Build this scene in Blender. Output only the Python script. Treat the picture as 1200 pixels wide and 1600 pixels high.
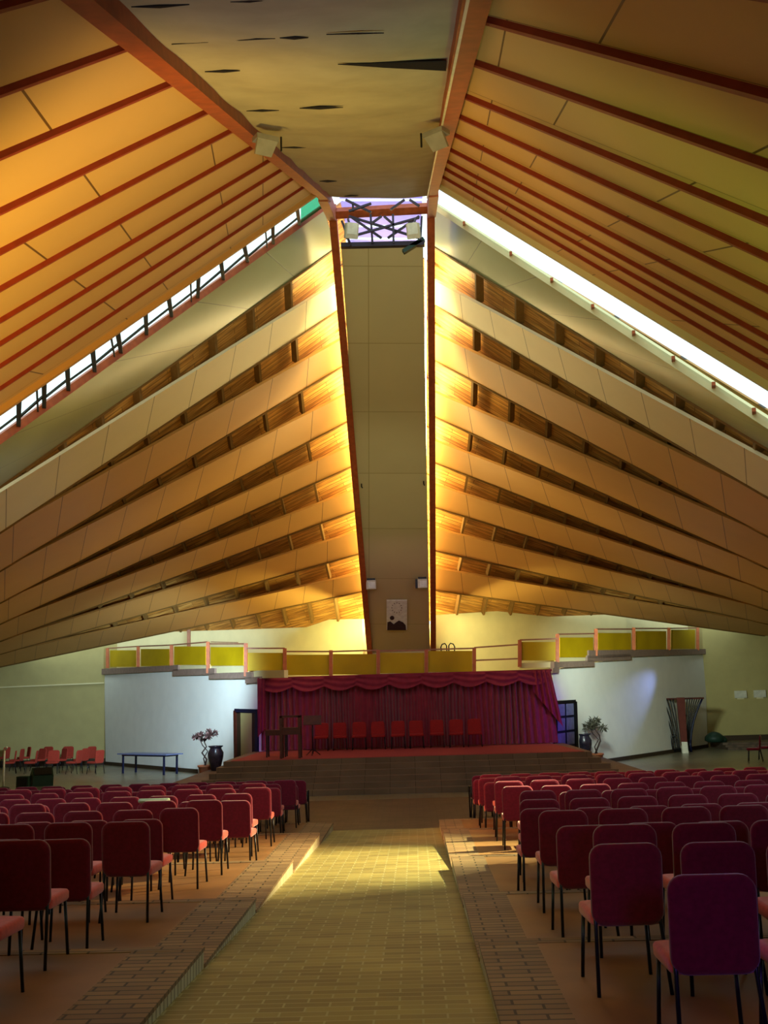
import bpy, math, random
from mathutils import Vector, Matrix
random.seed(7)
for o in list(bpy.data.objects): bpy.data.objects.remove(o)
S = bpy.context.scene
COL = S.collection
V = Vector
PI = math.pi
# ------------------------------------------------------------------ camera
EYE = V((0, 0, 2.55))
rho, psi, pit = math.radians(1.65), math.radians(-1.29), math.radians(10.31)
FW = V((math.sin(psi)*math.cos(pit), math.cos(psi)*math.cos(pit), math.sin(pit)))
R0 = V((math.cos(psi), -math.sin(psi), 0)); U0 = R0.cross(FW)
RT = math.cos(rho)*R0 - math.sin(rho)*U0
UP = math.sin(rho)*R0 + math.cos(rho)*U0
cam = bpy.data.cameras.new('camera'); cam.sensor_fit = 'VERTICAL'; cam.sensor_height = 36; cam.lens = 36
cam.clip_end = 500
co = bpy.data.objects.new('camera', cam); COL.objects.link(co)
m3 = Matrix((RT, UP, -FW)).transposed()
co.matrix_world = Matrix.Translation(EYE) @ m3.to_4x4()
S.camera = co
S.view_settings.view_transform = 'Standard'; S.view_settings.look = 'None'
S.view_settings.gamma = 1; S.view_settings.use_curve_mapping = False
S.view_settings.exposure = 0.0
# ------------------------------------------------------------------ daylight outside
w = bpy.data.worlds.new('sky'); S.world = w; w.use_nodes = True
wn = w.node_tree.nodes['Background']; wn.inputs[0].default_value = (0.80, 0.96, 1.0, 1); wn.inputs[1].default_value = 1.7

def area(name, loc, target, sx, sy, power, col):
    l = bpy.data.lights.new(name, 'AREA'); l.shape = 'RECTANGLE'; l.size = sx; l.size_y = sy
    l.energy = power; l.color = col
    o = bpy.data.objects.new(name, l); COL.objects.link(o)
    o.location = loc; o.rotation_euler = (V(target)-V(loc)).to_track_quat('-Z', 'Y').to_euler()
    return o
def spot(name, loc, target, power, col, ang, blend=0.6, rad=0.2):
    l = bpy.data.lights.new(name, 'SPOT'); l.energy = power; l.color = col
    l.spot_size = math.radians(ang); l.spot_blend = blend; l.shadow_soft_size = rad
    o = bpy.data.objects.new(name, l); COL.objects.link(o)
    o.location = loc; o.rotation_euler = (V(target)-V(loc)).to_track_quat('-Z', 'Y').to_euler()
    return o
# ---- lights (all of them here): unseen lamps in place of daylight, plus added fills
area('light_rear_fill', (-1, -0.5, 3.4), (-0.5, 20, 7.5), 4, 1.2, 18, (.95, 1, .70))  # unseen general fill added behind the camera
spot('light_ridge_band_fill', (-0.6, 2.5, 2.0), (-0.5, 11, 9.6), 560, (.92, .90, 1), 50, .9, .5)  # uplight added to brighten the cloth band, no fitting there
spot('light_left_roof_fill', (-1.8, 4.5, 1.5), (-3.0, 14, 10.4), 3300, (1, .66, .14), 74, .9, .5)  # orange lamp added to colour the left slope, no fitting stands here
spot('light_right_roof_fill', (1.6, 3.2, 1.6), (1.5, 12, 9.0), 560, (.50, 1, .20), 64, .9, .5)  # greenish lamp added to turn the right slope olive
area('light_hall_fill', (-0.5, 25, 2.1), (-0.5, 28, 12), 10, 5, 40, (1, .72, .30))
spot('light_spine_fill', (-0.5, 21, 2.6), (-0.5, 32, 9.2), 700, (.95, .98, .66), 34, .9, .5)  # unseen spot added to brighten the spine boarding
spot('light_aisle', (5.6, 16.6, 5.2), (-0.7, 15.0, 0.2), 12000, (1, .98, .50), 42, 1, .07)
spot('light_left_seats_rim', (5.6, 17.0, 4.7), (-5, 14.5, .6), 4600, (1, .46, .17), 52, .8, .1)  # unseen lamp added for orange edges on the left block
spot('light_right_seats_rim', (-6.2, 17.5, 4.6), (5.0, 20.0, .7), 3600, (1, .36, .10), 46, .8, .1)  # added likewise for the right block, no real fitting
spot('light_left_wall', (-6.0, 30, 4.6), (-10.5, 42, 2.6), 6600, (.58, .80, 1), 58, .8, .5)
spot('light_right_wall_soft', (5.0, 30, 4.6), (9.5, 42, 2.4), 3900, (.78, .95, .86), 52, .9, .5)
spot('light_right_wall', (12.1, 43.9, 4.1), (8.4, 40.6, 1.9), 900, (.28, .38, 1), 30, 1, .1)
area('light_balcony_left', (-3.0, 36.6, 5.2), (-5.5, 40.5, 4.2), 3, .6, 130, (1, .95, .38))
area('light_balcony_right', (3.0, 36.6, 5.2), (5.5, 40.5, 4.2), 3, .6, 70, (1, .95, .42))
spot('light_rear_right_fill', (1.3, 1.2, 2.7), (2.4, 6.3, .9), 190, (.22, .06, 1), 52, .9, .3)  # violet lamp added to tint the near right chairs
spot('light_front_aisle_fill', (-0.5, 1.5, 4.3), (-0.3, 10.5, .4), 330, (.80, 1, .36), 44, 1, .5)  # greenish fill added over the near aisle
area('light_stage', (-0.5, 31, 6.5), (-0.5, 34.5, 1.5), 8, 1, 42, (1, .6, .85))
spot('light_curtain_right_fill', (6.6, 33.0, 1.4), (4.3, 35.6, 1.8), 260, (.28, .10, 1), 60, 1, .2)  # unseen violet lamp added to tint the curtain's right end
spot('light_curtain_left_fill', (-6.6, 32.5, 1.4), (-4.6, 35.6, 1.6), 130, (.35, .12, 1), 60, 1, .2)  # weaker violet lamp added for the left end of the curtain

# ------------------------------------------------------------------ projection helpers
def ray(x, y): return FW + RT*((x-600)/1600) + UP*((800-y)/1600)
def proj(P):
    d = P-EYE; z = d.dot(FW); return 600+1600*d.dot(RT)/z, 800-1600*d.dot(UP)/z
def atz(x, y, zc): return EYE + ray(x, y)*zc
def aty(x, y, Y): r = ray(x, y); return EYE + r*(Y/r.y)
def ath(x, y, h=0): r = ray(x, y); return EYE + r*((h-EYE.z)/r.z)
def hit(x, y, P, n): r = ray(x, y); return EYE + r*((P-EYE).dot(n)/r.dot(n))
def lerp(a, b, t): return a + (b-a)*t
def line_at_px(A, B, px, lo=0.0, hi=1.0):
    """the point of segment A-B that is seen at image column px"""
    fa = proj(lerp(A, B, lo))[0]-px
    for _ in range(40):
        m = (lo+hi)/2
        fm = proj(lerp(A, B, m))[0]-px
        if (fm > 0) == (fa > 0): lo = m
        else: hi = m
    return lerp(A, B, (lo+hi)/2)

# ------------------------------------------------------------------ materials
MATS = {}
def srgb(h):
    h = h.lstrip('#'); c = [int(h[i:i+2], 16)/255 for i in (0, 2, 4)]
    return tuple(x/12.92 if x <= .04045 else ((x+.055)/1.055)**2.4 for x in c)
def mat(name, col, rough=.7, metal=0, spec=.3, noise=None, bump=0, nscale=8, sheen=0):
    if name in MATS: return MATS[name]
    m = bpy.data.materials.new(name); m.use_nodes = True; nt = m.node_tree
    b = nt.nodes['Principled BSDF']
    if isinstance(col, str): col = srgb(col)
    b.inputs['Base Color'].default_value = (*col, 1)
    b.inputs['Roughness'].default_value = rough; b.inputs['Metallic'].default_value = metal
    b.inputs['Specular IOR Level'].default_value = spec
    if sheen: b.inputs['Sheen Weight'].default_value = sheen
    tc = nt.nodes.new('ShaderNodeTexCoord')
    n = nt.nodes.new('ShaderNodeTexNoise'); n.inputs['Scale'].default_value = nscale; n.inputs['Detail'].default_value = 4
    nt.links.new(tc.outputs['Object'], n.inputs['Vector'])
    amt = noise if noise is not None else .12
    r = nt.nodes.new('ShaderNodeValToRGB')
    r.color_ramp.elements[0].position = .3; r.color_ramp.elements[1].position = .7
    r.color_ramp.elements[0].color = (*[c*(1-amt) for c in col], 1)
    r.color_ramp.elements[1].color = (*[min(1, c*(1+amt)) for c in col], 1)
    nt.links.new(n.outputs['Fac'], r.inputs[0]); nt.links.new(r.outputs[0], b.inputs['Base Color'])
    if bump:
        bp = nt.nodes.new('ShaderNodeBump'); bp.inputs['Strength'].default_value = bump; bp.inputs['Distance'].default_value = .02
        nt.links.new(n.outputs['Fac'], bp.inputs['Height']); nt.links.new(bp.outputs[0], b.inputs['Normal'])
    MATS[name] = m; return m
def brick_mat(name, c1, c2, mortar, bw, bh, ms, coord='Object', rough=.6, bump=.3, rot=0, off=.5, noise=.3, spec=.3):
    m = bpy.data.materials.new(name); m.use_nodes = True; nt = m.node_tree
    b = nt.nodes['Principled BSDF']; b.inputs['Roughness'].default_value = rough; b.inputs['Specular IOR Level'].default_value = spec
    tc = nt.nodes.new('ShaderNodeTexCoord'); mp = nt.nodes.new('ShaderNodeMapping')
    mp.inputs['Rotation'].default_value = (0, 0, rot) if not isinstance(rot, tuple) else rot
    nt.links.new(tc.outputs[coord], mp.inputs['Vector'])
    t = nt.nodes.new('ShaderNodeTexBrick'); t.offset = off
    t.inputs['Scale'].default_value = 1; t.inputs['Brick Width'].default_value = bw; t.inputs['Row Height'].default_value = bh
    t.inputs['Mortar Size'].default_value = ms; t.inputs['Mortar Smooth'].default_value = .2; t.inputs['Bias'].default_value = 0
    for k, c in (('Color1', c1), ('Color2', c2), ('Mortar', mortar)): t.inputs[k].default_value = (*srgb(c), 1)
    nt.links.new(mp.outputs[0], t.inputs['Vector'])
    n = nt.nodes.new('ShaderNodeTexNoise'); n.inputs['Scale'].default_value = 1.2; n.inputs['Detail'].default_value = 5
    nt.links.new(tc.outputs['Object'], n.inputs['Vector'])
    mx = nt.nodes.new('ShaderNodeMix'); mx.data_type = 'RGBA'; mx.blend_type = 'MULTIPLY'
    mx.inputs[0].default_value = noise*2 if noise < .5 else 1
    nt.links.new(t.outputs['Color'], mx.inputs[6]); nt.links.new(n.outputs['Fac'], mx.inputs[7])
    nt.links.new(mx.outputs[2], b.inputs['Base Color'])
    bp = nt.nodes.new('ShaderNodeBump'); bp.inputs['Strength'].default_value = bump; bp.inputs['Distance'].default_value = .01; bp.invert = True
    nt.links.new(t.outputs['Fac'], bp.inputs['Height']); nt.links.new(bp.outputs[0], b.inputs['Normal'])
    MATS[name] = m; return m
def wood_mat(name, c1, c2, board=.14):
    m = bpy.data.materials.new(name); m.use_nodes = True; nt = m.node_tree
    b = nt.nodes['Principled BSDF']; b.inputs['Roughness'].default_value = .5
    tc = nt.nodes.new('ShaderNodeTexCoord')
    t = nt.nodes.new('ShaderNodeTexBrick'); t.offset = .37; t.inputs['Scale'].default_value = 1
    t.inputs['Brick Width'].default_value = 2.4; t.inputs['Row Height'].default_value = board; t.inputs['Mortar Size'].default_value = .006
    for k, c in (('Color1', c1), ('Color2', c2)): t.inputs[k].default_value = (*srgb(c), 1)
    t.inputs['Mortar'].default_value = (.05, .02, .005, 1)
    nt.links.new(tc.outputs['UV'], t.inputs['Vector'])
    mp = nt.nodes.new('ShaderNodeMapping'); mp.inputs['Scale'].default_value = (.5, 6, 1)
    nt.links.new(tc.outputs['UV'], mp.inputs['Vector'])
    n = nt.nodes.new('ShaderNodeTexNoise'); n.inputs['Scale'].default_value = 2.2; n.inputs['Detail'].default_value = 5
    nt.links.new(mp.outputs[0], n.inputs['Vector'])
    r = nt.nodes.new('ShaderNodeValToRGB'); r.color_ramp.elements[0].position = .38; r.color_ramp.elements[1].position = .62
    r.color_ramp.elements[0].color = (.38, .3, .2, 1)
    nt.links.new(n.outputs['Fac'], r.inputs[0])
    mx = nt.nodes.new('ShaderNodeMix'); mx.data_type = 'RGBA'; mx.blend_type = 'MULTIPLY'; mx.inputs[0].default_value = .8
    nt.links.new(t.outputs['Color'], mx.inputs[6]); nt.links.new(r.outputs[0], mx.inputs[7])
    nt.links.new(mx.outputs[2], b.inputs['Base Color'])
    MATS[name] = m; return m
def glow_mat(name, col, strength):
    m = bpy.data.materials.new(name); m.use_nodes = True; nt = m.node_tree
    nt.nodes.remove(nt.nodes['Principled BSDF'])
    e = nt.nodes.new('ShaderNodeEmission'); e.inputs[0].default_value = (*col, 1); e.inputs[1].default_value = strength
    nt.links.new(e.outputs[0], nt.nodes['Material Output'].inputs[0]); MATS[name] = m; return m
def glass_mat(name, tint, gloss=.06):
    m = bpy.data.materials.new(name); m.use_nodes = True; nt = m.node_tree
    nt.nodes.remove(nt.nodes['Principled BSDF'])
    a = nt.nodes.new('ShaderNodeBsdfTransparent'); a.inputs[0].default_value = (*tint, 1)
    g = nt.nodes.new('ShaderNodeBsdfGlossy'); g.inputs['Roughness'].default_value = .15
    x = nt.nodes.new('ShaderNodeMixShader'); x.inputs[0].default_value = gloss
    nt.links.new(a.outputs[0], x.inputs[1]); nt.links.new(g.outputs[0], x.inputs[2])
    nt.links.new(x.outputs[0], nt.nodes['Material Output'].inputs[0]); MATS[name] = m; return m

panel_tan = brick_mat('panel_board_tan', '#c8924a', '#cc964e', '#6a4c28', 1.35, 40, .012, 'UV', rough=.55, bump=.15, off=0, noise=.05)
panel_cream = brick_mat('panel_board_cream', '#e6d3a0', '#e2cf9c', '#8a7650', 1.35, 40, .012, 'UV', rough=.5, bump=.15, off=0, noise=.05)
panel_green = brick_mat('panel_board_grey_green', '#8a9160', '#848b5c', '#444a30', 1.8, 40, .012, 'UV', rough=.3, bump=.15, off=0, noise=.08, spec=.6)
panel_roof = brick_mat('panel_board_roof', '#d2a865', '#cfa562', '#6a4a20', 1, 1, .005, 'UV', rough=.5, bump=.1, off=.37, noise=.05)
planks = wood_mat('pine_planks', '#e6ad55', '#c98a38')
m_trim = mat('red_brown_timber', '#9a4a22', .5, noise=.2)
m_rib = mat('red_roof_batten', '#86301a', .5)
m_tick = mat('dark_rafter', '#7a5a2a', .6)
m_fabric = mat('ceiling_cloth', '#a2987e', .9, bump=.4, nscale=3, noise=.08)
m_dark = mat('black_void_cloth', '#0c0a10', .9)
m_cream = mat('cream_plaster', '#d9cf9c', .85, noise=.04, nscale=2)
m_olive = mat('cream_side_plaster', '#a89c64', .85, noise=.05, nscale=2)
m_white = mat('white_plaster', '#e4e6da', .85, noise=.03, nscale=2)
m_spine = brick_mat('spine_board', '#c4b684', '#bfb180', '#a0925f', 40, 2.4, .012, 'UV', rough=.7, bump=.1, off=0, noise=.05)
m_floor = brick_mat('floor_tiles_grey', '#8a8468', '#7c765c', '#55503e', .4, .4, .01, 'Object', rough=.28, spec=.5)
m_aisle = brick_mat('aisle_bricks', '#a89a58', '#857640', '#b4ae80', .30, .115, .008, 'Object', rough=.5)
m_dbrick = brick_mat('hall_bricks', '#75604c', '#62503e', '#544636', .30, .09, .009, 'Object', rough=.5)
m_terr = mat('terrace_screed', '#7e5a36', .45, noise=.25, nscale=1.5, spec=.4)
m_kerb = brick_mat('kerb_bricks', '#a2845c', '#85684a', '#4c3f2a', .36, .10, .010, 'Object', rough=.6)
m_kside = brick_mat('kerb_side_bricks', '#d8cfa8', '#c4b990', '#6a5c40', .10, .5, .010, 'Object', rough=.6, rot=(0, 0, PI/2), off=0)
m_step = brick_mat('step_bricks', '#846850', '#7a5e46', '#5c4634', .7, .148, .008, 'Object', rough=.7)
m_carpet = mat('stage_carpet', '#8c3a3a', .95, noise=.15, nscale=20)
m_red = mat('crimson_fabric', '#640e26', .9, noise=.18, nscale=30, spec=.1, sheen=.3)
m_seat_lit = mat('seat_fabric_lit', '#b8453c', .9, noise=.15, nscale=30, spec=.1, sheen=.3)  # same red cloth as the backs, lightened to look warmly lit
m_stagered = mat('dark_red_fabric', '#8a1c1c', .9, noise=.15, nscale=30)
m_orange = mat('orange_fabric', '#963222', .9, noise=.15, nscale=30)
m_leg = mat('black_metal', '#12121c', .35, .4, spec=.5)
m_curt = mat('crimson_drape', '#7c1a30', .8, noise=.15, nscale=5, sheen=.3)
m_val = mat('valance_cloth', '#7e2236', .8, noise=.15, nscale=5)
m_yellow = glass_mat('amber_glass_tint', (.80, .68, .12), .12)
m_amber = mat('amber_panel', '#b89a08', .55, noise=.12, nscale=1, spec=.2)
m_rail = mat('rail_timber', '#9a6a50', .5)
m_post = mat('post_timber', '#b4643c', .5)
m_fascia = mat('fascia_stone', '#8a7464', .7)
m_glass = glass_mat('clear_glass', (.97, 1, .99), .05)
m_teal = glass_mat('teal_glass', (.25, .62, .45), .05)
m_frame = mat('dark_window_frame', '#1c1e10', .6)
m_steel = mat('dark_truss_steel', '#2c2430', .5)
m_lav = mat('pale_roof_sheet', '#a8a4dc', .5)
nt_ = m_lav.node_tree; tl_ = nt_.nodes.new('ShaderNodeBsdfTranslucent'); tl_.inputs[0].default_value = (.62, .56, .95, 1)
mx_ = nt_.nodes.new('ShaderNodeMixShader'); mx_.inputs[0].default_value = .75
nt_.links.new(nt_.nodes['Principled BSDF'].outputs[0], mx_.inputs[1]); nt_.links.new(tl_.outputs[0], mx_.inputs[2])
nt_.links.new(mx_.outputs[0], nt_.nodes['Material Output'].inputs[0])
m_skirt = mat('dark_skirting', '#3a2c1c', .6)
m_terra = mat('terracotta', '#b5704c', .7, bump=.2)
m_vase = mat('dark_glazed_clay', '#2c2a3c', .25, noise=.4, nscale=6, spec=.6)
m_stem = mat('plant_stem', '#3c2e28', .8)
m_leafd = mat('dark_leaf', '#4a4838', .7, noise=.4)
m_leafp = mat('dusky_leaf', '#7a5c58', .7, noise=.4)
m_table = mat('blue_grey_laminate', '#5a6488', .35)
m_tdark = mat('dark_table_frame', '#101430', .4)
m_wood = mat('dark_red_wood', '#4c2014', .45, noise=.25)
m_black = mat('black_plastic', '#0e1012', .4)
m_speak = mat('dark_green_speaker', '#1c3428', .5)
m_cone = mat('pale_reflector', '#c8c6b0', .4)
m_lamp = mat('fitting_housing', '#b0a68a', .4, .2)
m_grey = mat('fitting_metal', '#8c8a84', .35, .5)
m_paper = mat('white_paper', '#dfe4dc', .7)
m_ink = mat('poster_ink', '#3c2a30', .7, noise=.5, nscale=30)
m_slot = glow_mat('daylight_slot', (1, .80, .34), 20)

# ------------------------------------------------------------------ mesh helpers
class MB:
    def __init__(s): s.v = []; s.f = []; s.uv = []; s.sm = []
    def face(s, idx, uvs=None, smooth=False):
        s.f.append(tuple(idx)); s.uv.append(uvs); s.sm.append(smooth)
    def prism(s, pts, off):
        """polygon pts extruded by off; UV in metres along the first edge"""
        pts = [V(p) for p in pts]; off = V(off); n = len(pts); b = len(s.v)
        ud = (pts[1]-pts[0]).normalized(); nn = (pts[1]-pts[0]).cross(pts[-1]-pts[0])
        vd = nn.cross(ud).normalized() if nn.length > 1e-9 else V((0, 0, 1))
        s.v += pts + [p+off for p in pts]
        uv = [((p-pts[0]).dot(ud), (p-pts[0]).dot(vd)) for p in pts]
        s.face(range(b, b+n), uv); s.face([b+n+i for i in reversed(range(n))], list(reversed(uv)))
        for i in range(n):
            j = (i+1) % n
            s.face((b+i, b+n+i, b+n+j, b+j), [uv[i], uv[i], uv[j], uv[j]])
        return s
    def box(s, c, size, rz=0, tilt=0):
        c = V(c); x, y, z = [q/2 for q in size]
        M = Matrix.Rotation(rz, 3, 'Z') @ Matrix.Rotation(tilt, 3, 'X')
        p = [M @ V(q) + c for q in ((-x, -y, -z), (x, -y, -z), (x, y, -z), (-x, y, -z))]
        return s.prism(p, M @ V((0, 0, 2*z)))
    def bar(s, a, b, w, h, up=(0, 0, 1)):
        a = V(a); b = V(b); d = (b-a).normalized(); u = V(up)
        sd = d.cross(u)
        if sd.length < 1e-4: sd = d.cross(V((1, 0, 0)))
        sd.normalize(); u = sd.cross(d).normalized()
        p = [a+sd*(i*w/2)+u*(j*h/2) for i, j in ((-1, -1), (1, -1), (1, 1), (-1, 1))]
        return s.prism(p, b-a)
    def tube(s, path, r, n=10, cap=True):
        path = [V(p) for p in path]; rr = r if isinstance(r, (list, tuple)) else [r]*len(path)
        b = len(s.v); prev = None
        for i, p in enumerate(path):
            d = (path[min(i+1, len(path)-1)]-path[max(i-1, 0)]).normalized()
            a = prev if prev is not None else (V((1, 0, 0)) if abs(d.x) < .9 else V((0, 1, 0)))
            a = (a-d*a.dot(d)).normalized(); prev = a; c = d.cross(a)
            for k in range(n):
                t = 2*PI*k/n; s.v.append(p+(a*math.cos(t)+c*math.sin(t))*rr[i])
        for i in range(len(path)-1):
            for k in range(n):
                q = b+i*n; s.face((q+k, q+(k+1) % n, q+n+(k+1) % n, q+n+k), None, True)
        if cap:
            s.face([b+k for k in reversed(range(n))]); s.face([b+(len(path)-1)*n+k for k in range(n)])
        return s
    def lathe(s, c, prof, n=24):
        c = V(c); b = len(s.v)
        for r, z in prof:
            for k in range(n):
                t = 2*PI*k/n; s.v.append(c+V((r*math.cos(t), r*math.sin(t), z)))
        for i in range(len(prof)-1):
            for k in range(n):
                q = b+i*n; s.face((q+k, q+(k+1) % n, q+n+(k+1) % n, q+n+k), None, True)
        s.face([b+k for k in reversed(range(n))]); s.face([b+(len(prof)-1)*n+k for k in range(n)])
        return s
    def pad(s, c, w, h, t, r, M=None, curve=0):
        """rounded cushion in local xz, thickness along y"""
        M = M or Matrix.Identity(3); c = V(c); b = len(s.v); out = []
        for cx, cz, a0 in ((1, 1, 0), (-1, 1, 90), (-1, -1, 180), (1, -1, 270)):
            for k in range(6):
                a = math.radians(a0+k*18)
                out.append((cx*(w/2-r)+r*math.cos(a), cz*(h/2-r)+r*math.sin(a)))
        rings = [(.03, -t/2), (.008, -t/2+.006), (0, -t/4), (0, t/4), (.008, t/2-.006), (.03, t/2)]
        n = len(out)
        for ins, y in rings:
            for x, z in out:
                fx = x*(1-2*ins/w); fz = z*(1-2*ins/h)
                s.v.append(M @ V((fx, y+curve*((fx/(w/2))**2), fz))+c)
        for i in range(len(rings)-1):
            for k in range(n):
                q = b+i*n; s.face((q+k, q+(k+1) % n, q+n+(k+1) % n, q+n+k), None, True)
        s.face([b+k for k in reversed(range(n))]); s.face([b+(len(rings)-1)*n+k for k in range(n)])
        return s
    def grid(s, fn, nu, nv, smooth=True):
        b = len(s.v)
        for j in range(nv+1):
            for i in range(nu+1): s.v.append(V(fn(i/nu, j/nv)))
        for j in range(nv):
            for i in range(nu):
                q = b+j*(nu+1)+i
                s.face((q, q+1, q+nu+2, q+nu+1), None, smooth)
        return s
    def sheet(s, a, b, c, d, off, nseg=44):
        """thick ruled sheet: a-b lower edge, d-c upper edge, UV in metres"""
        off = V(off); L_ = (b-a).length; H0, H1 = (d-a).length, (c-b).length
        for o_, fl in ((V((0, 0, 0)), False), (off, True)):
            b0 = len(s.v); nv = 4
            for i in range(nseg+1):
                t = i/nseg; p, q = lerp(a, b, t), lerp(d, c, t)
                for j in range(nv+1): s.v.append(lerp(p, q, j/nv)+o_)
            for i in range(nseg):
                for j in range(nv):
                    k = b0+i*(nv+1)+j; id_ = [k, k+nv+1, k+nv+2, k+1]
                    uv = []
                    for ii, jj in ((i, j), (i+1, j), (i+1, j+1), (i, j+1)):
                        uv.append((L_*ii/nseg, (H0+(H1-H0)*ii/nseg)*jj/nv))
                    if fl: id_.reverse(); uv.reverse()
                    s.face(id_, uv, True)
        for p, q in ((a, b), (b, c), (c, d), (d, a)):
            k = len(s.v); s.v += [p, q, q+off, p+off]; s.face((k, k+3, k+2, k+1))
        return s
    def build(s, name, m, parent=None, origin=None):
        me = bpy.data.meshes.new(name); org = V(origin) if origin is not None else V((0, 0, 0))
        me.from_pydata([tuple(p-org) for p in s.v], [], s.f); 
        ul = me.uv_layers.new(name='UVMap'); li = 0
        for fi, f in enumerate(s.f):
            u = s.uv[fi]
            for k in range(len(f)):
                if u: ul.data[li].uv = u[k]
                li += 1
        me.polygons.foreach_set('use_smooth', s.sm)
        me.materials.append(m); me.update()
        o = bpy.data.objects.new(name, me); COL.objects.link(o); o.location = org
        if parent: 
            o.parent = parent
        return o
def empty(name, loc=(0, 0, 0), rz=0):
    o = bpy.data.objects.new(name, None); COL.objects.link(o); o.location = loc; o.rotation_euler = (0, 0, rz)
    o.empty_display_size = .1; return o
def tag(o, label=None, cat=None, group=None, kind=None):
    if label: o['label'] = label
    if cat: o['category'] = cat
    if group: o['group'] = group
    if kind: o['kind'] = kind
    return o
def struct(o, label, cat='building part'): return tag(o, label, cat, kind='structure')
def thing(name, loc, label, cat, rz=0, group=None): return tag(empty(name, loc, rz), label, cat, group)

# ================================================================== ROOF
XA = V((1, 0, 0))
# central spine falling away towards the stage
SA = atz(600, 395, 26.4); SB = atz(625, 1010, 37.5)
nS = XA.cross(SB-SA).normalized()
if nS.dot(EYE-SA) < 0: nS = -nS
# ridge band climbing from the entrance to the apex
BA = atz(590, 310, 22.4); BB = atz(450, 0, 6.1)
nB = XA.cross(BA-BB).normalized()
if nB.dot(EYE-BA) < 0: nB = -nB
def onS(x, y, d=0): return hit(x, y, SA-nS*d, nS)
def onB(x, y, d=0): return hit(x, y, BA-nB*d, nB)

sp = struct(empty('ceiling_spine'), 'tall cream boarded spine dropping from the roof apex to the balcony', 'ceiling')
top_y, bot_y = 385, 1040
pts = [onS(533, top_y), onS(661, top_y), onS(672, bot_y), onS(577, bot_y)]
MB().prism([pts[3], pts[2], pts[1], pts[0]], -nS*.15).build('boarding', m_spine, sp)
for a, b, nm in (((519, 322), (578, 1020), 'edge_beam'), ((673, 316), (677, 1013), 'edge_beam')):
    P, Q = onS(*a), onS(*b)
    MB().bar(P+nS*.02, Q+nS*.02, .19, .26, nS).build(nm, m_trim, sp)
MB().bar(onS(515, 331)+nS*.1, onS(676, 322)+nS*.1, .2, .2, nS).build('cross_beam', m_trim, sp)

# ridge band
rb = struct(empty('ceiling_ridge_band'), 'wide sagging grey cloth ceiling band running overhead to the apex', 'ceiling')
dB = (BA-BB).normalized()
L0, L1 = onB(180, 0), onB(514, 306); Rr0, Rr1 = onB(721, 0), onB(668, 306)
ext = 5.6
L0e = L0-dB*ext; R0e = Rr0-dB*ext
def bandf(u, v):
    # v with the slope
    a = lerp(L0e, L1, v); b = lerp(R0e, Rr1, v); p = lerp(a, b, u)
    s_ = v*(L1-L0e).length
    sag = .04*math.sin(PI*u)+.03*abs(math.sin(s_*2.2))*(.4+.6*math.sin(PI*u))+.01*math.sin(u*9+s_*3)
    return p+nB*sag
MB().grid(bandf, 16, 120).build('cloth', m_fabric, rb)
MB().prism([L0e-nB*.2, L1-nB*.2, Rr1-nB*.2, R0e-nB*.2], -nB*.1).build('backing', m_dark, rb)
for a, b in (((160, 0), (509, 305)), ((738, 0), (675, 303))):
    P, Q = onB(*a), onB(*b); d = (Q-P).normalized()
    MB().bar(P-d*ext+nB*.02, Q+d*.3+nB*.02, .17, .2, nB).build('edge_beam', m_trim, rb)
# light bead along the right edge
P, Q = onB(722.5, 0), onB(667, 300)
MB().bar(P-dB*ext+nB*.12, Q+nB*.12, .02, .02, nB).build('edge_bead', m_cone, rb)
# tears and gaps in the cloth
def cloth_pt(x, y):
    P = onB(x, y)
    for _ in range(3):
        v = (P-L0e).dot(dB)/(L1-L0e).length
        a = lerp(L0e, L1, v); b = lerp(R0e, Rr1, v); u = min(1, max(0, (P.x-a.x)/(b.x-a.x)))
        base = lerp(a, b, u); d = (bandf(u, v)-base).dot(nB)
        P = hit(x, y, BA+nB*(d+.008), nB)
    return P
tears = [[(528, 101), (620, 98), (697, 96), (697, 111), (600, 106)],
         [(437, 60), (460, 57.5), (482, 59.5), (460, 63)], [(468, 170), (500, 167), (536, 168), (500, 172)],
         [(385, 174), (410, 171), (436, 173), (410, 175.5)], [(205, 12), (250, 8), (296, 7), (250, 14)],
         [(499, 283.5), (512, 281.5), (526, 283.5), (512, 286)], [(538, 307), (548, 305), (560, 306), (548, 309)],
         [(440, 231), (460, 229.5), (478, 231), (460, 232.5)], [(268, 72), (400, 60), (430, 60), (400, 62)], [(510, 55), (560, 52), (600, 52), (560, 54)],
         [(360, 4), (390, 1), (420, 0), (390, 5)], [(320, 113), (350, 110), (375, 111), (350, 114.5)]]
for t in tears:
    cy = sum(p[1] for p in t)/len(t); big = t[0][0] == 528
    q = [cloth_pt(x, y if big else cy+(y-cy)*.75) for x, y in t]
    MB().prism(q, -nB*.006).build('tear', m_dark, rb)

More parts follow.
